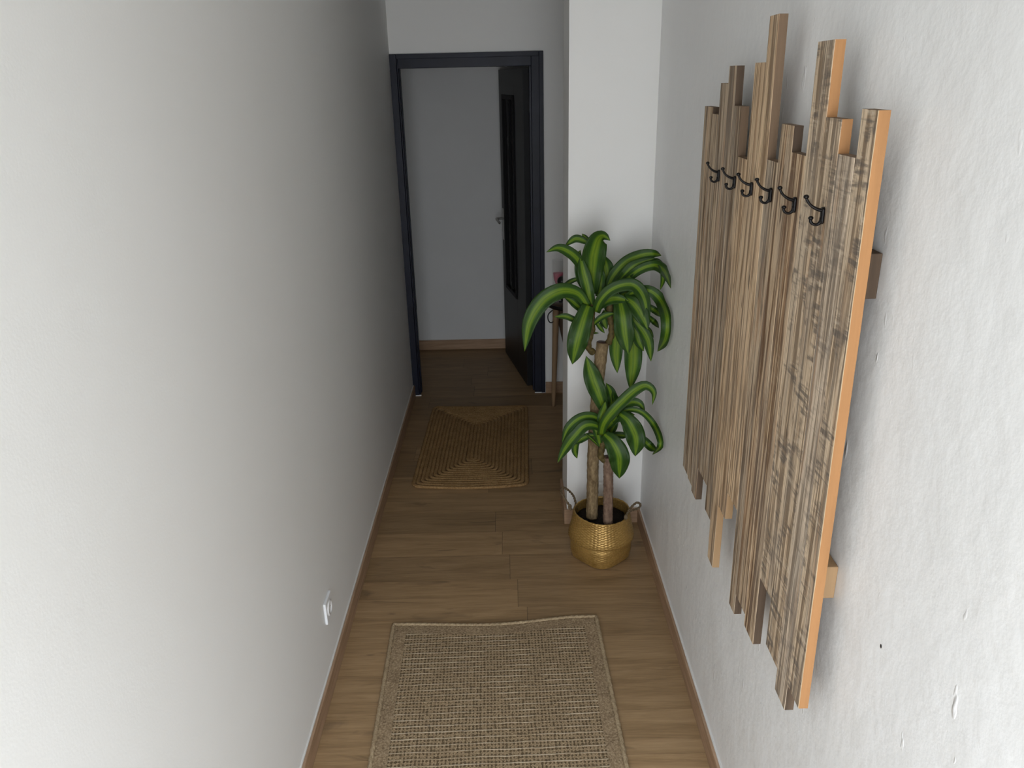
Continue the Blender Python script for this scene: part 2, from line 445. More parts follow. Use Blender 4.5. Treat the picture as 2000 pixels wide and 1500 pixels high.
def baseboard(name, a, b, caulk=None):
    bm = bmesh.new(); box(bm, a, b); o = structure(bevel(link_mesh(name, bm, BASE), .0015))
    if caulk:
        bm = bmesh.new(); box(bm, *caulk); link_mesh('caulk', bm, CAULK, o)
    return o
BH = .076; BT = .013
baseboard('baseboard_left', (XL, DOOR_Y, .0), (XL + BT, YD - .018, BH), ((XL, DOOR_Y, BH), (XL + .005, YD - .02, BH + .004)))
baseboard('baseboard_right', (XR - BT, DOOR_Y, 0), (XR, YP, BH), ((XR - .005, DOOR_Y, BH), (XR, YP, BH + .004)))
baseboard('baseboard_pillar_front', (.242 - BT + .0005, YP - BT, 0), (XR - BT, YP, BH), ((.242, YP - .006, BH), (XR - BT, YP, BH + .003)))
baseboard('baseboard_pillar_side', (.242 - BT, YP + .0005, 0), (.242, YPB, BH))
baseboard('baseboard_doorway', (.222, YD - BT, 0), (1.9, YD, BH), ((.222, YD - .006, BH), (1.9, YD, BH + .003)))
baseboard('baseboard_far', (-.74, YF - BT, 0), (3.4, YF, BH), ((-.74, YF - .006, BH), (3.4, YF, BH + .003)))

# nail hole in the right wall
bm = bmesh.new(); p = atx(1720.5, 1262, XR)
ball(bm, (0, 0, 0), .0028, 0, (.25, 1, 1.35), 12)
o = link_mesh('nail_hole', bm, BLACK, wr, True); o.location = p

# ---------------------------------------------------------------- door frame and door
JX0, JX1 = -.6095, .1935        # outer faces of the jamb
bm = bmesh.new()
# casing proud of the wall
box(bm, (XL, YD - .017, .006), (-.612, YD, 2.081)); box(bm, (.194, YD - .017, .006), (.219, YD, 2.081)); box(bm, (-.612, YD - .017, 2.055), (.194, YD, 2.081))
fr = structure(bevel(link_mesh('trim_1', bm, NAVY), .002))
bm = bmesh.new()
box(bm, (-.6118, YD - .006, .006), (-.6045, YDB + .004, 2.059))
box(bm, (.150, YD - .006, .006), (.1955, YDB + .004, 2.059))
box(bm, (-.6045, YD - .006, 2.005), (.150, YDB + .004, 2.059))
# rebate stop
box(bm, (-.6050, YD + .03, .006), (-.599, YD + .058, 2.0055)); box(bm, (.138, YD + .03, .006), (.1505, YD + .058, 2.0055))
link = link_mesh('jamb', bm, NAVY, fr); bevel(link, .002)
bm = bmesh.new(); box(bm, (.150, YD - .008, 0), (.219, YD - .002, .006)); box(bm, (-.6365, YD - .015, 0), (-.600, YD - .002, .006))
link_mesh('plaster_fillet', bm, WHITEP, fr)

dr = empty('door_1', (.142, YDB + .012, 0)); structure(dr)
ang = math.atan2(5.597 - 4.908, -.006 - .138)      # leaf direction from hinge to free edge
dr.rotation_euler = (0, 0, ang)
# local: +x along the leaf, +y towards the corridor side (seen from camera)
LW, LT, LH = .715, .039, 1.992
def lbox(bm, x0, x1, y0, y1, z0, z1, mi=0): return box(bm, (x0, y0, z0), (x1, y1, z1), mi)
PX0, PX1, PZ0, PZ1 = .265, .60, .545, 1.835
bm = bmesh.new()
lbox(bm, 0, PX0, 0, LT, .008, LH); lbox(bm, PX1, LW, 0, LT, .008, LH); lbox(bm, PX0, PX1, 0, LT, .008, PZ0); lbox(bm, PX0, PX1, 0, LT, PZ1, LH)
bevel(link_mesh('leaf', bm, DOORP, dr), .001)
bm = bmesh.new(); lbox(bm, PX0, PX1, .012, .026, PZ0, PZ1); link_mesh('panel', bm, DOORG, dr)
bm = bmesh.new()
mw = .022
lbox(bm, PX0 - .006, PX0 + mw, -.006, LT + .008, PZ0 - .006, PZ1 + .006); lbox(bm, PX1 - mw, PX1 + .006, -.006, LT + .008, PZ0 - .006, PZ1 + .006)
lbox(bm, PX0 + mw, PX1 - mw, -.006, LT + .008, PZ0 - .006, PZ0 + mw); lbox(bm, PX0 + mw, PX1 - mw, -.006, LT + .008, PZ1 - mw, PZ1 + .006)
xm = (PX0 + PX1) / 2
lbox(bm, xm - .018, xm + .018, .0, LT + .003, PZ0 + mw, PZ1 - mw)
bevel(link_mesh('panel_moulding', bm, DOORM, dr), .003)
for side in (1, -1):
    y = LT if side > 0 else 0
    bm = bmesh.new()
    box(bm, (LW - .062, min(y, y + side * .004), .87), (LW - .026, max(y, y + side * .004), 1.09))
    hp = bevel(link_mesh('handle_plate', bm, STEEL, dr), .002)
    bm = bmesh.new()
    P = [Vector((LW - .044, y + side * .003, 1.02)), Vector((LW - .044, y + side * .040, 1.02)), Vector((LW - .050, y + side * .050, 1.02)), Vector((LW - .085, y + side * .052, 1.018)), Vector((LW - .150, y + side * .050, 1.008))]
    tube(bm, spline(P, 24), .0085, 12)
    link_mesh('door_handle', bm, STEEL, hp, True)
bm = bmesh.new()
for z in (.25, 1.75): tube(bm, [Vector((-.006, .004, z)), Vector((-.006, .004, z + .08))], .006, 10)
link_mesh('hinge', bm, DOORP, dr)

# ---------------------------------------------------------------- outside the entrance
bm = bmesh.new(); box(bm, (-4, -6, -.22), (4, DOOR_Y - .12, -.05)); structure(link_mesh('ground', bm, GROUND))

# ---------------------------------------------------------------- wall socket
ou = empty('wall_outlet', (XL, 2.214, .281))
tag(ou, 'square white wall socket low on the left wall just above the baseboard', 'outlet')
bm = bmesh.new(); box(bm, (0, -.041, -.041), (.009, .041, .041)); bevel(link_mesh('face_plate', bm, WHITEP, ou), .002)
bm = bmesh.new()
prof = [(.0, .0095), (.019, .0095), (.0195, .0115), (.024, .0135), (.027, .0125), (.0285, .0085)]
lathe(bm, prof, seg=40)
for v in bm.verts: v.co = Vector((v.co.z, v.co.x, v.co.y))
link_mesh('socket_ring', bm, SOCKET, ou, True)
bm = bmesh.new()
for dy in (-.0095, .0095):
    tube(bm, [Vector((.0090, dy, 0)), Vector((.0100, dy, 0))], .0025, 10)
link_mesh('socket_hole', bm, BLACK, ou)

# ---------------------------------------------------------------- coat rack
XF = .525; BTK = .018
rk = empty('coat_rack', (XR, 1.66, .74))
tag(rk, 'large reclaimed wooden plank coat rack with six black hooks hanging on the right wall', 'coat rack')
RO = Vector(rk.location)
ybt = [2.184, 2.100, 2.038, 1.970, 1.904, 1.845, 1.768, 1.696, 1.636, 1.565, 1.496, 1.424, 1.351, 1.286, 1.221, 1.162]
ybb = [2.168, 2.098, 2.045, 1.990, 1.884, 1.822, 1.766, 1.694, 1.606, 1.559, 1.483, 1.414, 1.338, 1.264, 1.204, 1.143]
ztop = [1.872, 1.857, 1.930, 1.968, 1.883, 1.776, 1.972, 2.057, 1.790, 1.862, 1.816, 2.001, 1.884, 1.832, 1.902]
zbot = [.820, .815, .800, .905, .832, .721, .915, .990, .731, .790, .762, .939, .827, .776, .838]
G1 = mat_board('weathered_brown', (.140, .092, .056), (.34, .250, .165), (.50, .385, .265), 0, .40)
G2 = mat_board('weathered_tan', (.245, .160, .092), (.52, .365, .225), (.68, .50, .32), 0, .22)
G3 = mat_board('weathered_streaked', (.165, .095, .052), (.43, .295, .175), (.62, .46, .30), .15, .30)
G4 = mat_board('saw_marked', (.25, .180, .118), (.52, .385, .255), (.68, .53, .37), .95, .35)
G5 = mat_board('saw_marked_grey', (.23, .175, .125), (.47, .370, .27), (.62, .50, .375), .6, .5)
SO = mat_sawn('fresh_sawn_orange', (.405, .205, .085)); SP = mat_sawn('fresh_sawn_pale', (.38, .245, .13))
SD = mat_sawn('old_brown_edge', (.095, .064, .042), .35); SM = mat_sawn('mid_brown_edge', (.17, .112, .07), .25)
PALE = mat_sawn('worn_pale_arris', (.50, .38, .24))
bspec = [(G1, SD), (G1, SD), (G1, SD), (G1, SD), (G1, SM), (G2, SP), (G2, SP), (G2, SM), (G1, SD), (G3, SD), (G3, SD), (G4, SO), (G4, SO), (G5, SD), (G4, SO)]
for i in range(15):
    bm = bmesh.new(); n = 46
    zt, zb = ztop[i], zbot[i]
    ztR = zt; off = random.uniform(-.0004, .0004); gp = .0001
    def ylin(a, b, z): return a + (b - a) * (1.87 - z) / 1.05
    rings = []
    rough = .0012 if i in (11, 13, 14) else .0006
    for k in range(n + 1):
        z = zb + (zt - zb) * k / n
        yl = ylin(ybt[i], ybb[i], z) - gp; yr = ylin(ybt[i + 1], ybb[i + 1], z) + gp
        jl = rough * noise.noise(Vector((i * 7.1, z * 22, 1))) ; jr = rough * noise.noise(Vector((i * 7.1, z * 22, 9)))
        if i == 14 and z > 1.79: jl -= .005 * min(1, (z - 1.79) / .03) * (.7 + .4 * noise.noise(Vector((z * 40, 3, 3))))
        yl += -abs(jl) if i != 14 else jl; yr += abs(jr)
        c = .0010 + .0006 * noise.noise(Vector((i * 3.3, z * 12, 4)))
        dz = [0] * 6
        if k == n and i == 7: dz = [-.006, -.008, -.001, 0, 0, 0]
        if k == n and i == 11: dz = [-.006, -.010, -.001, 0, 0, 0]
        x0 = XF + off; x1 = x0 + BTK
        pts = [(x1, yl), (x0 + c, yl), (x0, yl - c), (x0, yr + c), (x0 + c, yr), (x1, yr)]
        rings.append([bm.verts.new(Vector((px, py, z + dz[q])) - RO) for q, (px, py) in enumerate(pts)])
    for k in range(n):
        for q in range(6):
            a, b = rings[k], rings[k + 1]
            f = bm.faces.new((a[q], a[(q + 1) % 6], b[(q + 1) % 6], b[q]))
            f.material_index = {0: 1, 1: 0, 2: 0, 3: 2, 4: 1, 5: 0}[q]
    f = bm.faces.new(rings[0]); f.material_index = 1
    f = bm.faces.new(rings[-1][::-1]); f.material_index = 3
    arr = PALE if i == 14 else bspec[i][0]
    o = link_mesh('plank', bm, [bspec[i][0], bspec[i][1], arr, SM], rk)
    if i == 14: o['label'] = 'nearest plank with fresh orange sawn edge'
    if i == 7: o['label'] = 'tallest plank'
for zc, hh, m in ((1.652, .073, SD), (1.086, .068, SP)):
    bm = bmesh.new(); ye = 1.204 if zc > 1.3 else 1.190
    box(bm, Vector((XF + BTK - .001, ye, zc - hh / 2)) - RO, Vector((XR - .0005, 2.13, zc + hh / 2)) - RO)
    o = link_mesh('batten', bm, m, rk); bevel(o, .0015)
# hooks
hk = [(1403, 343), (1434, 356), (1467, 369), (1504, 381), (1551, 400), (1606, 421)]
hook_mesh = None
for i, (u, v) in enumerate(hk):
    p = atx(u, v, XF - .003)
    if hook_mesh is None:
        bm = bmesh.new()
        # back plate with rounded ends, against the plank (x = 0 is the plank face, -x towards the corridor)
        n = 24; ring = []
        for lay, xx, s in ((0, .0005, 1), (1, -.0028, 1), (2, -.0042, .72)):
            r_ = []
            for k in range(n):
                th = 2 * math.pi * k / n
                r_.append(bm.verts.new((xx, math.cos(th) * .0062 * s, math.sin(th) * .0062 * s + (.0115 if math.sin(th) >= 0 else -.0115))))
            ring.append(r_)
        for a, b in zip(ring[:-1], ring[1:]):
            for k in range(n): bm.faces.new((a[k], a[(k + 1) % n], b[(k + 1) % n], b[k]))
        bm.faces.new(ring[0]); bm.faces.new(ring[-1])
        A = [Vector(q) for q in ((-.001, 0, .0105), (-.007, 0, .0115), (-.015, 0, .0155), (-.023, 0, .0225), (-.0285, 0, .0315), (-.0300, 0, .037))]
        tube(bm, spline(A, 26), lambda t: .0041 - .0016 * min(1, t * 1.6), 12)
        ball(bm, (-.0305, 0, .0385), .0046)
        B = [Vector(q) for q in ((-.0015, 0, -.004), (-.0030, 0, -.0125), (-.0085, 0, -.0185), (-.0150, 0, -.0175), (-.0192, 0, -.0125), (-.0200, 0, -.0075))]
        tube(bm, spline(B, 26), lambda t: .0040 - .0012 * min(1, t * 1.4), 12)
        ball(bm, (-.0197, 0, -.0050), .0044)
        o = link_mesh('coat_hook', bm, IRON, rk, True); hook_mesh = o.data
        bm = bmesh.new(); ball(bm, (-.0042, 0, .0145), .0022, 0, (.5, 1, 1), 12)
        s1 = link_mesh('screw', bm, SCREW, o, True); screw_mesh = s1.data
    else:
        o = bpy.data.objects.new('coat_hook', hook_mesh); COL.objects.link(o); o.parent = rk
        s1 = bpy.data.objects.new('screw', screw_mesh); COL.objects.link(s1); s1.parent = o
    s2 = bpy.data.objects.new('screw', screw_mesh); COL.objects.link(s2); s2.parent = o; s2.location = (.0, 0, -.024)
    o.location = Vector((XF - .0015, p.y, p.z)) - RO
    o.rotation_euler = (math.radians(random.uniform(-3, 3)), 0, math.radians(random.uniform(-5, 5))); o.scale = (1.0, 1.0, .80)

# ---------------------------------------------------------------- near rug
NR = Vector((-.072, 1.87, 0)); ra = math.atan2(.018, .781)
r1 = empty('jute_rug', NR); r1.rotation_euler = (0, 0, ra)
tag(r1, 'nearest flat woven beige jute rug with plain border on the wooden floor', 'rug')
RWD, RY0, RY1 = .780, -.62, .600
def rug_edge(x):                       # the far edge waves a little, right corner further out
    t = (x + RWD / 2) / RWD
    return RY1 - .020 * math.sin(math.pi * min(1, t * 1.15)) + .004 * math.sin(9 * t)
bm = bmesh.new(); uvl = bm.loops.layers.uv.new('UVMap')
nx, ny = 60, 90; grid = []
for j in range(ny + 1):
    row = []
    for i in range(nx + 1):
        x = -RWD / 2 + RWD * i / nx; y = RY0 + (rug_edge(x) - RY0) * j / ny
        xx = x + .004 * noise.noise(Vector((i * .05, y * 3, 0))) * (abs(x) / (RWD / 2)) ** 4
        z = .0085 + .0016 * noise.noise(Vector((x * 5, y * 5, 2)))
        row.append(bm.verts.new((xx, y, z)))
    grid.append(row)
for j in range(ny):
    for i in range(nx):
        f = bm.faces.new((grid[j][i], grid[j][i + 1], grid[j + 1][i + 1], grid[j + 1][i]))
        for lp in f.loops: lp[uvl].uv = (lp.vert.co.x + 1, lp.vert.co.y + 1)
        xc = -RWD / 2 + RWD * (i + .5) / nx; yc = RY0 + (RY1 - RY0) * (j + .5) / ny
        f.material_index = 1 if (abs(xc) > RWD / 2 - .052 or yc > RY1 - .060 or yc < RY0 + .06) else 0
be = [e for e in bm.edges if len(e.link_faces) == 1]
ex = bmesh.ops.extrude_edge_only(bm, edges=be)
for v in [g for g in ex['geom'] if isinstance(g, bmesh.types.BMVert)]: v.co.z = .0004
link_mesh('woven_field', bm, [RUG1, RUGB], r1, True, recalc=False)
bm = bmesh.new()
loop = [(RWD / 2 * math.cos(0), 0)]
pts = []
for i in range(61): x = -RWD / 2 + RWD * i / 60; pts.append(Vector((x, rug_edge(x), .0065)))
for i in range(1, 61): pts.append(Vector((RWD / 2, rug_edge(RWD / 2) + (RY0 - rug_edge(RWD / 2)) * i / 60, .0065)))
for i in range(1, 61): pts.append(Vector((RWD / 2 - RWD * i / 60, RY0, .0065)))
for i in range(1, 60): pts.append(Vector((-RWD / 2, RY0 + (rug_edge(-RWD / 2) - RY0) * i / 60, .0065)))
dense = []
for a, b in zip(pts, pts[1:] + pts[:1]):
    for q in range(5): dense.append(a.lerp(b, q / 5))
dense.append(pts[0].copy())
tube(bm, dense, .0072, 10, caps=True, bump=lambda t, th: .16 * math.sin(th * 2 + t * 4.0 / .004 * .9))
link_mesh('binding_cord', bm, RUGC, r1, True)
# stray fibres along the far edge are part of the binding
bm = bmesh.new()
for i in range(800):
    x = random.uniform(-RWD / 2, RWD / 2); y = rug_edge(x); l = random.uniform(.004, .012); a = random.gauss(math.pi / 2, .6)
    p0 = Vector((x, y - .004, .010)); p1 = p0 + Vector((math.cos(a) * l, math.sin(a) * l, random.uniform(-.001, .003)))
    tube(bm, [p0, p1], .0005, 4)
fz = link_mesh('loose_fibres', bm, RUGC, r1); fz['kind'] = 'stuff'

# ---------------------------------------------------------------- far rug, concentric braids
c4 = [Vector((-.505, 4.588)), Vector((.098, 4.570)), Vector((.074, 3.535)), Vector((-.531, 3.545))]
cc = sum(c4, Vector((0, 0))) / 4
bm = bmesh.new()
NB = 15
def rug2_pt(s, t):                     # s,t in [-1,1]
    a = (1 - s) / 2; b = (1 + s) / 2; c = (1 - t) / 2; d = (1 + t) / 2
    p = c4[3] * a * c + c4[2] * b * c + c4[0] * a * d + c4[1] * b * d
    if t < 0: p = p + Vector((0, -.030 * (t * t * t * t) * (1 - s * s)))
    if t > 0: p = p + Vector((0, -.014 * t ** 4 * (1 - s * s)))
    return p
HWX, HWY = .305, .520
for k in range(NB):
    inset = .0102 + k * .0203
    hx, hy = HWX - inset, HWY - inset
    if hx < .006: break
    cr = min(.030, hx * .9)
    pts = []
    for cx, cy, a0 in ((hx - cr, hy - cr, 0), (-hx + cr, hy - cr, 90), (-hx + cr, -hy + cr, 180), (hx - cr, -hy + cr, 270)):
        for q in range(7):
            th = math.radians(a0 + 15 * q); pts.append(Vector((cx + cr * math.cos(th), cy + cr * math.sin(th))))
    pts.append(pts[0])
    P = []
    for a, b in zip(pts[:-1], pts[1:]):
        m_ = max(1, int((b - a).length / .008))
        for q in range(m_): P.append(a.lerp(b, q / m_))
    P.append(pts[0])
    L = 0; V3 = []
    for j, p in enumerate(P):
        wq = rug2_pt(p.x / HWX, p.y / HWY)
        jit = .0022 * noise.noise(Vector((p.x * 14, p.y * 14, k * 3.1)))
        V3.append(Vector((wq.x - cc.x + jit, wq.y - cc.y + jit, .0052 + .0012 * noise.noise(Vector((p.x * 30, p.y * 30, k))))))
    tot = sum((b - a).length for a, b in zip(V3[:-1], V3[1:]))
    rings = tube(bm, V3, .0103, 10, caps=False, bump=lambda t, th: .13 * abs(math.sin(t * tot / .017 * math.pi + (1.2 if math.cos(th) > 0 else 0))) - .06)
    for r_ in rings:
        for v in r_: v.co.z = .0062 + (v.co.z - .0052) * .75
    # close the loop
    for q in range(10):
        pass
lo = min(v.co.z for v in bm.verts)
for v in bm.verts: v.co.z = max(v.co.z, .0004)
r2 = link_mesh('braided_rug', bm, RUG2, None, True); r2.location = (cc.x, cc.y, 0)
tag(r2, 'far brown braided jute rug with concentric rectangles near the doorway', 'rug')

# ---------------------------------------------------------------- basket
BC = Vector((.371, 2.918, 0))
bk = empty('plant_basket', BC)
tag(bk, 'round golden woven straw basket with rope handles holding the potted plant', 'basket')
prof = []
def seg_(a, b, n):
    for q in range(n): prof.append((a[0] + (b[0] - a[0]) * q / n, a[1] + (b[1] - a[1]) * q / n))
seg_((.002, .004), (.106, .001), 6); seg_((.106, .001), (.117, .005), 3); seg_((.117, .005), (.1265, .040), 14); seg_((.1265, .040), (.1290, .075), 16); seg_((.1290, .075), (.1255, .100), 8)
seg_((.1255, .100), (.1355, .099), 4); seg_((.1355, .099), (.1400, .107), 4); seg_((.1400, .107), (.1385, .121), 4); seg_((.1385, .121), (.128, .165), 16); seg_((.128, .165), (.1215, .200), 14); seg_((.1215, .200), (.1200, .218), 6)
seg_((.1200, .218), (.1165, .221), 2); seg_((.1165, .221), (.1135, .217), 2); seg_((.1135, .217), (.116, .195), 5); seg_((.116, .195), (.118, .150), 5)
prof.append((.118, .140))
def bfn(r, z, th):
    dz = 0
    sq = max(0, 1 - z / .09)
    rr = r * (1 + .075 * sq * math.cos(4 * (th + math.pi / 2 + .06)))
    row = z / .0052; col = th * 52 / (2 * math.pi)
    if r > .1 and z > .005 :
        amp = .0014 if z > .1 else .0005
        rr += amp * math.sin(row * math.pi + (math.pi if int(col) % 2 else 0)) + amp * .6 * abs(math.sin(col * math.pi))
    rr += .0025 * noise.noise(Vector((math.cos(th) * 1.4, math.sin(th) * 1.4, z * 9)))
    if z > .14:
        dz = .004 * math.sin(th * 2 + .8) * (z - .14) / .08
    return rr, z + dz
bm = bmesh.new(); lathe(bm, prof, seg=312, fn=bfn)
link_mesh('basket_body', bm, GOLD, bk, True)
def cr5(x, y, d): return at(1060 + x / 6.25, 900 + y / 6.25, d)
for pts in ([(418, 590, 2.985), (398, 500, 2.990), (372, 425, 2.985), (300, 350, 2.965), (245, 332, 2.945), (226, 380, 2.925), (262, 450, 2.905), (318, 535, 2.885), (350, 600, 2.870)],
            [(1000, 720, 2.840), (1035, 640, 2.850), (1085, 562, 2.865), (1150, 512, 2.880), (1192, 535, 2.900), (1165, 580, 2.905), (1100, 602, 2.900), (1052, 625, 2.895), (1030, 690, 2.895)]):
    P = spline([cr5(*p) - BC for p in pts], 90)
    bm = bmesh.new()
    for s_ in (0, math.pi):
        Q = []
        for j, p in enumerate(P):
            T = (P[min(j + 1, 89)] - P[max(j - 1, 0)]).normalized(); a = Vector((0, 1, 0)); N = (a - a.dot(T) * T).normalized(); B = T.cross(N)
            th = j * .62 + s_; Q.append(p + N * math.cos(th) * .0026 + B * math.sin(th) * .0026)
        tube(bm, Q, .0030, 8)
    for e in (5, 84):                          # the lashings
        ball(bm, P[e], .0085, 0, (1, 1, 1.5), 12)
    link_mesh('handle', bm, ROPE, bk, True)

# ---------------------------------------------------------------- plant
PB = Vector((.371, 2.915, .165))
plant = empty('corn_plant', PB)
tag(plant, 'tall potted plant with two bare trunks and striped green leaf crowns in the basket', 'plant')
bm = bmesh.new()
rings = [[]]
prof = [(.0, .016)] ; 
prof = [(.001, .018), (.03, .018), (.06, .017), (.09, .015), (.1095, .012), (.1095, -.02)]
lathe(bm, prof, seg=64, fn=lambda r, z, th: (r, z + (.004 * noise.noise(Vector((r * math.cos(th) * 45, r * math.sin(th) * 45, 0))) if z > 0 else 0)))
o = link_mesh('soil', bm, SOIL, plant, True); o.location = (BC.x - PB.x, BC.y - PB.y, 0)
def trunk(name, pts, r0, r1, mat, seed, lab=None):
    P = spline([Vector(p) - PB for p in pts], 110)
    bm = bmesh.new()
    def bmp(t, th):
        q = Vector((math.cos(th) * 1.6, math.sin(th) * 1.6, t * 14 + seed))
        return .08 * noise.noise(q) + .06 * noise.noise(q * 3.1) + .03 * math.sin(t * 120 + 2 * noise.noise(q) * 3)
    tube(bm, P, lambda t: r0 + (r1 - r0) * t, 28, bump=bmp)
    bm.faces.ensure_lookup_table(); bm.faces[-1].material_index = 1
    # rounded, wax-sealed top
    T = (P[-1] - P[-2]).normalized()
    o = link_mesh(name, bm, [mat, CUT], plant, True)
    if lab: o['label'] = lab
    return P
t1 = trunk('trunk', [at(1156, 1010, 2.900), at(1159, 880, 2.905), at(1166, 770, 2.915), at(1177, 668, 2.925)], .0245, .0240, BARK, 1.7, 'taller pale trunk')
t2 = trunk('trunk', [at(1187, 1020, 2.850), at(1188, 950, 2.852), at(1188, 892, 2.856)], .0205, .0200, BARK2, 8.1, 'shorter reddish trunk')

def crown(name, leaves, conv, pxm, Y, shoots):
    bm = bmesh.new(); uvl = bm.loops.layers.uv.new('UVMap'); sl = bm.faces.layers.float.new('stripe')
    for li, L in enumerate(leaves):
        pts, W = L[0], L[1]
        fb = L[2] if len(L) > 2 else .35; tw = L[3] if len(L) > 3 else .7; stripe = L[4] if len(L) > 4 else random.uniform(.17, .25)
        P = []; tw = min(.95, tw + .08)
        for p in pts:
            y = Y + p[2]; q = conv(p[0], p[1], y)
            while q.x > .562 and y > 2.3: y -= .01; q = conv(p[0], p[1], y)
            while q.y > 3.135 and q.x > .20: y -= .01; q = conv(p[0], p[1], y)
            P.append(q)
        n = 34; S = spline(P, n); Wm = W * pxm * 1.13
        wv = random.uniform(0, 10)
        rings = []
        prev = None
        for j, p in enumerate(S):
            t = j / (n - 1)
            T = (S[min(j + 1, n - 1)] - S[max(j - 1, 0)]).normalized()
            v = (EYE - p).normalized()
            s1 = T.cross(v).normalized()
            s2 = T.cross(Vector((0, 0, 1)))
            s2 = s2.normalized() if s2.length > .15 else s1
            if s2.dot(s1) < 0: s2 = -s2
            s = (s1 * tw + s2 * (1 - tw)).normalized()
            if prev is not None:
                if s.dot(prev) < 0: s = -s
                s = (s * .55 + prev * .45).normalized()
            s = (s - s.dot(T) * T).normalized(); prev = s
            N = s.cross(T); 
            if N.dot(v) < 0: N = -N
            if t < .5: k = fb + (1 - fb) * (math.sin(math.pi * min(1, t / .5) / 2)) ** 1.2
            else: k = max(0, 1 - ((t - .5) / .5) ** 2.3)
            wd = Wm * .5 * max(k, .015)
            row = []
            for c in range(9):
                u = (c - 4) / 4
                h = .22 * wd * (abs(u) ** 1.3) - .05 * wd
                h += .06 * Wm * math.sin(t * 17 + wv + (2.1 if u > 0 else 0)) * abs(u) ** 2 * k
                q = p + s * wd * u + N * h
                if q.x > .572: q.x = .572
                row.append(bm.verts.new(q - PB))
            rings.append(row)
        for j in range(n - 1):
            for c in range(8):
                f = bm.faces.new((rings[j][c], rings[j][c + 1], rings[j + 1][c + 1], rings[j + 1][c])); f.smooth = True; f[sl] = stripe
                for lp, (jj, c_) in zip(f.loops, ((j, c), (j, c + 1), (j + 1, c + 1), (j + 1, c))):
                    lp[uvl].uv = (c_ / 8, jj / (n - 1) * 3 + li * 5.3)
    o = link_mesh(name, bm, [LEAF], plant, True, recalc=False)
    so = o.modifiers.new('thickness', 'SOLIDIFY'); so.thickness = .0009; so.offset = 0
    bm = bmesh.new()
    for pts, r0, r1 in shoots:
        P = spline([conv(p[0], p[1], Y + p[2]) - PB for p in pts], 26)
        tube(bm, P, lambda t: r0 + (r1 - r0) * t, 12, bump=lambda t, th: .12 * math.sin(t * 40))
    link_mesh('shoot', bm, SHOOT, o, True)
    return o
c3 = lambda x, y, d: at(980 + x / 4.167, 420 + y / 4.167, d)
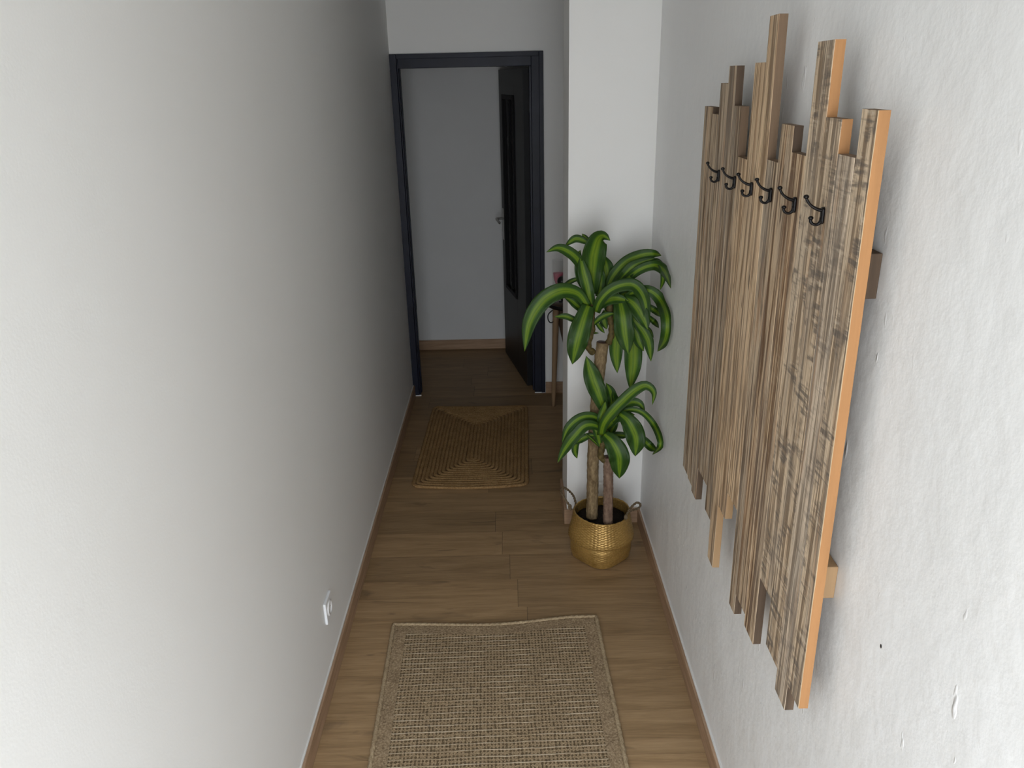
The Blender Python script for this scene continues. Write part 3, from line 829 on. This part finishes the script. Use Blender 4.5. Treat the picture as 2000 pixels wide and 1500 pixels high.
U = [
 # left rosette, base about (720,720)
 ([(735, 640, .03), (735, 470, .02), (755, 300, 0), (788, 195, -.02), (835, 172, -.05), (882, 208, -.06)], 165, .5, .8),
 ([(725, 735, -.01), (700, 600, -.01), (660, 440, 0), (640, 330, .02)], 92, .7, .8),
 ([(715, 250, .03), (680, 215, .04), (600, 193, .04), (515, 252, .03)], 54, .4, .8),
 ([(720, 215, .05), (690, 190, .06), (652, 152, .07)], 30, .4, .8),
 ([(690, 560, .02), (640, 400, .02), (570, 315, .01), (460, 268, 0), (362, 302, -.01)], 78, .5, .8),
 ([(700, 745, -.02), (620, 640, -.03), (480, 618, -.05), (330, 705, -.06), (225, 880, -.07), (185, 1112, -.07)], 118, .5, .85),
 ([(705, 735, -.03), (665, 850, -.06), (620, 1010, -.08), (574, 1215, -.07)], 150, .6, .9, .17),
 ([(700, 790, .02), (640, 760, .02), (570, 700, .02), (508, 668, .02)], 62, .5, .7),
 ([(660, 850, .0), (590, 850, -.01), (520, 825, -.01), (425, 828, -.01)], 46, .5, .8),
 ([(650, 520, .05), (590, 528, .05), (530, 562, .05), (480, 615, .05)], 36, .6, .8),
 ([(700, 640, .03), (640, 500, .035), (630, 330, .04), (640, 285, .04)], 70, .6, .8),
 ([(820, 640, .06), (850, 520, .06), (845, 410, .06), (822, 320, .05)], 118, .6, .8),
 ([(790, 660, .03), (800, 520, .03), (790, 400, .03)], 80, .6, .8),
 # right rosette, base about (880,760)
 ([(765, 790, -.03), (800, 700, -.05), (880, 615, -.06), (990, 568, -.07), (1090, 580, -.08), (1165, 700, -.08), (1190, 930, -.08)], 88, .7, .8, .16),
 ([(840, 650, .03), (905, 500, .03), (1010, 385, .02), (1150, 325, .0), (1245, 318, -.01), (1298, 330, -.01)], 84, .6, .8),
 ([(900, 640, .0), (980, 520, -.01), (1060, 430, -.02), (1150, 385, -.02), (1245, 350, -.03)], 84, .6, .8),
 ([(900, 620, -.01), (1020, 520, -.02), (1130, 440, -.04), (1240, 408, -.05), (1315, 445, -.06), (1352, 520, -.06), (1376, 597, -.06)], 72, .6, .8),
 ([(1170, 400, .0), (1260, 370, -.02), (1308, 440, -.03), (1312, 530, -.04), (1288, 612, -.04)], 40, .6, .8),
 ([(980, 700, -.02), (1090, 620, -.05), (1200, 615, -.08), (1290, 690, -.1), (1345, 830, -.11), (1335, 1000, -.11), (1268, 1112, -.1)], 88, .5, .85, .17),
 ([(960, 690, -.04), (985, 820, -.08), (1000, 960, -.09), (1030, 1132, -.09)], 138, .6, .9, .17),
 ([(990, 670, -.03), (1070, 720, -.06), (1140, 820, -.08), (1190, 935, -.09)], 110, .5, .85),
 ([(920, 800, .0), (935, 950, .0), (930, 1120, 0), (940, 1287, 0)], 98, .6, .85, .3),
 ([(1010, 820, -.01), (1060, 980, -.02), (1070, 1180, -.02), (1046, 1424, -.02)], 128, .5, .85, .3),
 ([(1020, 800, -.04), (1110, 890, -.06), (1190, 1020, -.07), (1215, 1192, -.07)], 78, .5, .85),
 ([(1030, 850, -.02), (1090, 950, -.03), (1120, 1040, -.04), (1156, 1108, -.04)], 78, .5, .8),
 ([(1080, 740, -.02), (1180, 745, -.03), (1250, 780, -.04), (1300, 830, -.04)], 48, .5, .8),
 ([(1100, 780, .0), (1190, 830, -.01), (1240, 870, -.01), (1278, 918, -.01)], 40, .5, .8),
 ([(1120, 880, .01), (1200, 930, .01), (1238, 1002, .01)], 22, .5, .8),
 ([(735, 900, -.01), (800, 840, -.02), (870, 808, -.02), (930, 800, -.02)], 46, .5, .8),
 ([(770, 760, -.02), (850, 700, -.03), (930, 680, -.04), (1040, 700, -.05)], 80, .6, .7),
 ([(760, 850, .0), (790, 900, .0), (838, 962, 0)], 34, .5, .8),
 ([(870, 700, .05), (900, 780, .04), (930, 880, .03)], 110, .7, .8),
 ([(850, 780, .03), (830, 850, .03), (855, 930, .03)], 60, .7, .8),
 ([(960, 660, .02), (1040, 640, .01), (1130, 700, .0), (1180, 800, .0)], 90, .6, .8),
 ([(700, 900, .03), (720, 950, .03), (790, 962, .03)], 22, .5, .8),
]
crown('upper_foliage', U, c3, .000486, 2.925, [
    ([(745, 1120, .0), (705, 1080, -.01), (712, 1010, -.01), (735, 930, -.01), (735, 840, 0), (728, 720, 0)], .013, .012),
    ([(865, 1050, .0), (890, 980, .0), (895, 900, .0), (880, 820, .0), (880, 700, .0)], .013, .012)])
c4f = lambda x, y, d: at(1040 + x / 5, 680 + y / 5, d)
Lw = [
 ([(700, 600, 0), (650, 460, 0), (580, 270, .01), (524, 78, .02)], 158, .5, .9, .20),
 ([(668, 850, -.03), (700, 730, -.05), (800, 600, -.06), (900, 500, -.06), (1010, 405, -.06), (1110, 365, -.07), (1185, 430, -.08), (1170, 556, -.08)], 100, .7, .8),
 ([(780, 700, .0), (860, 590, -.01), (960, 530, -.02), (1050, 545, -.03), (1098, 625, -.03)], 84, .6, .8),
 ([(780, 720, -.02), (880, 620, -.03), (990, 600, -.04), (1090, 640, -.05), (1180, 740, -.06), (1240, 870, -.06), (1245, 960, -.06), (1170, 1042, -.06)], 58, .6, .8),
 ([(850, 640, -.05), (940, 720, -.08), (1010, 880, -.09), (1004, 1056, -.09)], 172, .45, .9, .16),
 ([(700, 840, -.04), (780, 920, -.07), (845, 1060, -.09), (848, 1272, -.08)], 182, .45, .9, .15),
 ([(690, 740, -.01), (600, 670, -.02), (470, 680, -.03), (350, 780, -.04), (288, 925, -.04)], 84, .6, .8),
 ([(680, 800, -.02), (610, 755, -.04), (510, 760, -.05), (410, 860, -.06), (320, 980, -.06), (244, 1120, -.06)], 104, .5, .85),
 ([(620, 850, .01), (540, 860, .01), (460, 900, .01), (385, 940, .01)], 64, .5, .8),
 ([(480, 870, .02), (430, 930, .02), (415, 1000, .02), (436, 1078, .02)], 64, .5, .8),
 ([(590, 740, -.01), (630, 830, -.02), (650, 900, -.02), (665, 980, -.02)], 70, .6, .8),
 ([(740, 640, .04), (780, 520, .04), (760, 420, .04), (718, 340, .04)], 96, .6, .85),
 ([(830, 600, .04), (810, 500, .04), (780, 410, .04)], 60, .6, .85),
 ([(1000, 830, -.03), (1090, 900, -.04), (1150, 960, -.05), (1216, 1008, -.05)], 76, .5, .85),
 ([(760, 850, .0), (850, 850, .0), (940, 860, .0)], 66, .6, .7),
 ([(680, 820, -.03), (675, 700, -.03), (700, 590, -.03), (712, 520, -.03)], 80, .7, .85, .3),
 ([(650, 960, .0), (580, 890, .0), (508, 828, .0)], 24, .5, .8),
 ([(720, 790, .02), (800, 700, .02), (880, 650, .02), (1000, 650, .02)], 90, .6, .7),
 ([(760, 840, .03), (790, 760, .03), (830, 690, .03)], 80, .7, .8),
 ([(690, 980, -.01), (720, 900, -.01), (740, 800, -.01)], 60, .7, .8),
]
crown('lower_foliage', Lw, c4f, .000405, 2.868, [
    ([(722, 1085, -.012), (690, 1090, -.015), (668, 1050, -.015), (680, 960, -.015), (700, 840, -.01), (700, 740, 0)], .013, .012)])

# ---------------------------------------------------------------- side table behind the pillar
tb = empty('side_table', (.37, 4.62, 0))
tag(tb, 'small wooden side table on splayed legs half hidden behind the white pillar', 'table')
TO = Vector(tb.location)
def tleg(a, b, r0, r1, m=TABLEW):
    bm = bmesh.new(); tube(bm, spline([Vector(a) - TO, Vector(b) - TO], 8), lambda t: r0 + (r1 - r0) * t, 20)
    return link_mesh('leg', bm, m, tb, True)
tleg((.279, 4.600, .645), (.260, 4.568, 0), .021, .0125)
tleg((.300, 4.64, .645), (.420, 4.72, 0), .030, .0125, TABLED)
tleg((.46, 4.58, .645), (.50, 4.50, 0), .020, .0125)
bm = bmesh.new(); lathe(bm, [(.001, 0), (.142, 0), (.150, .006), (.150, .014), (.146, .020), (.001, .020)], seg=56)
o = link_mesh('table_top', bm, TABLED, tb, True); o.location = (0.01, 0, .643)
bm = bmesh.new(); lathe(bm, [(.150, 0), (.154, .0), (.154, .022), (.150, .022), (.150, 0)], seg=56)
o = link_mesh('top_rim', bm, BLACK, tb, True); o.location = (0.01, 0, .647)
bm = bmesh.new()
tube(bm, spline([at(1079, 606, 4.58) - TO, at(1071, 614, 4.57) - TO, at(1070.5, 624, 4.57) - TO, at(1075, 630, 4.57) - TO, at(1082, 628, 4.59) - TO], 24), .0035, 8)
link_mesh('wire_loop', bm, BLACK, tb, True)
vs = empty('glass_vase', (.292, 4.585, .664))
tag(vs, 'clear glass jar with pink insert standing on the side table behind the pillar', 'vase')
bm = bmesh.new(); lathe(bm, [(.001, .003), (.033, .003), (.036, .02), (.037, .20), (.036, .27), (.0345, .27), (.035, .20), (.034, .02), (.001, .008)], seg=40)
link_mesh('glass_body', bm, GLASS, vs, True)
bm = bmesh.new(); lathe(bm, [(.001, .118), (.014, .118), (.024, .15), (.029, .190), (.022, .192), (.001, .186)], seg=24, fn=lambda r, z, th: (r * (1 + .12 * math.sin(5 * th)), z))
link_mesh('pink_insert', bm, PINK, vs, True)
bm = bmesh.new(); ball(bm, (0, 0, 0), .030, 0, (1, 1, 1), 28)
tube(bm, [Vector((0, 0, -.125)), Vector((0, 0, -.02))], .006, 12); lathe(bm, [(.001, -.128), (.022, -.128), (.022, -.122), (.006, -.118)], seg=24)
o = link_mesh('black_ornament', bm, BLACK, None, True); o.location = at(1098, 549, 4.53)
tag(o, 'round black ball ornament beside the glass jar on the side table', 'ornament')
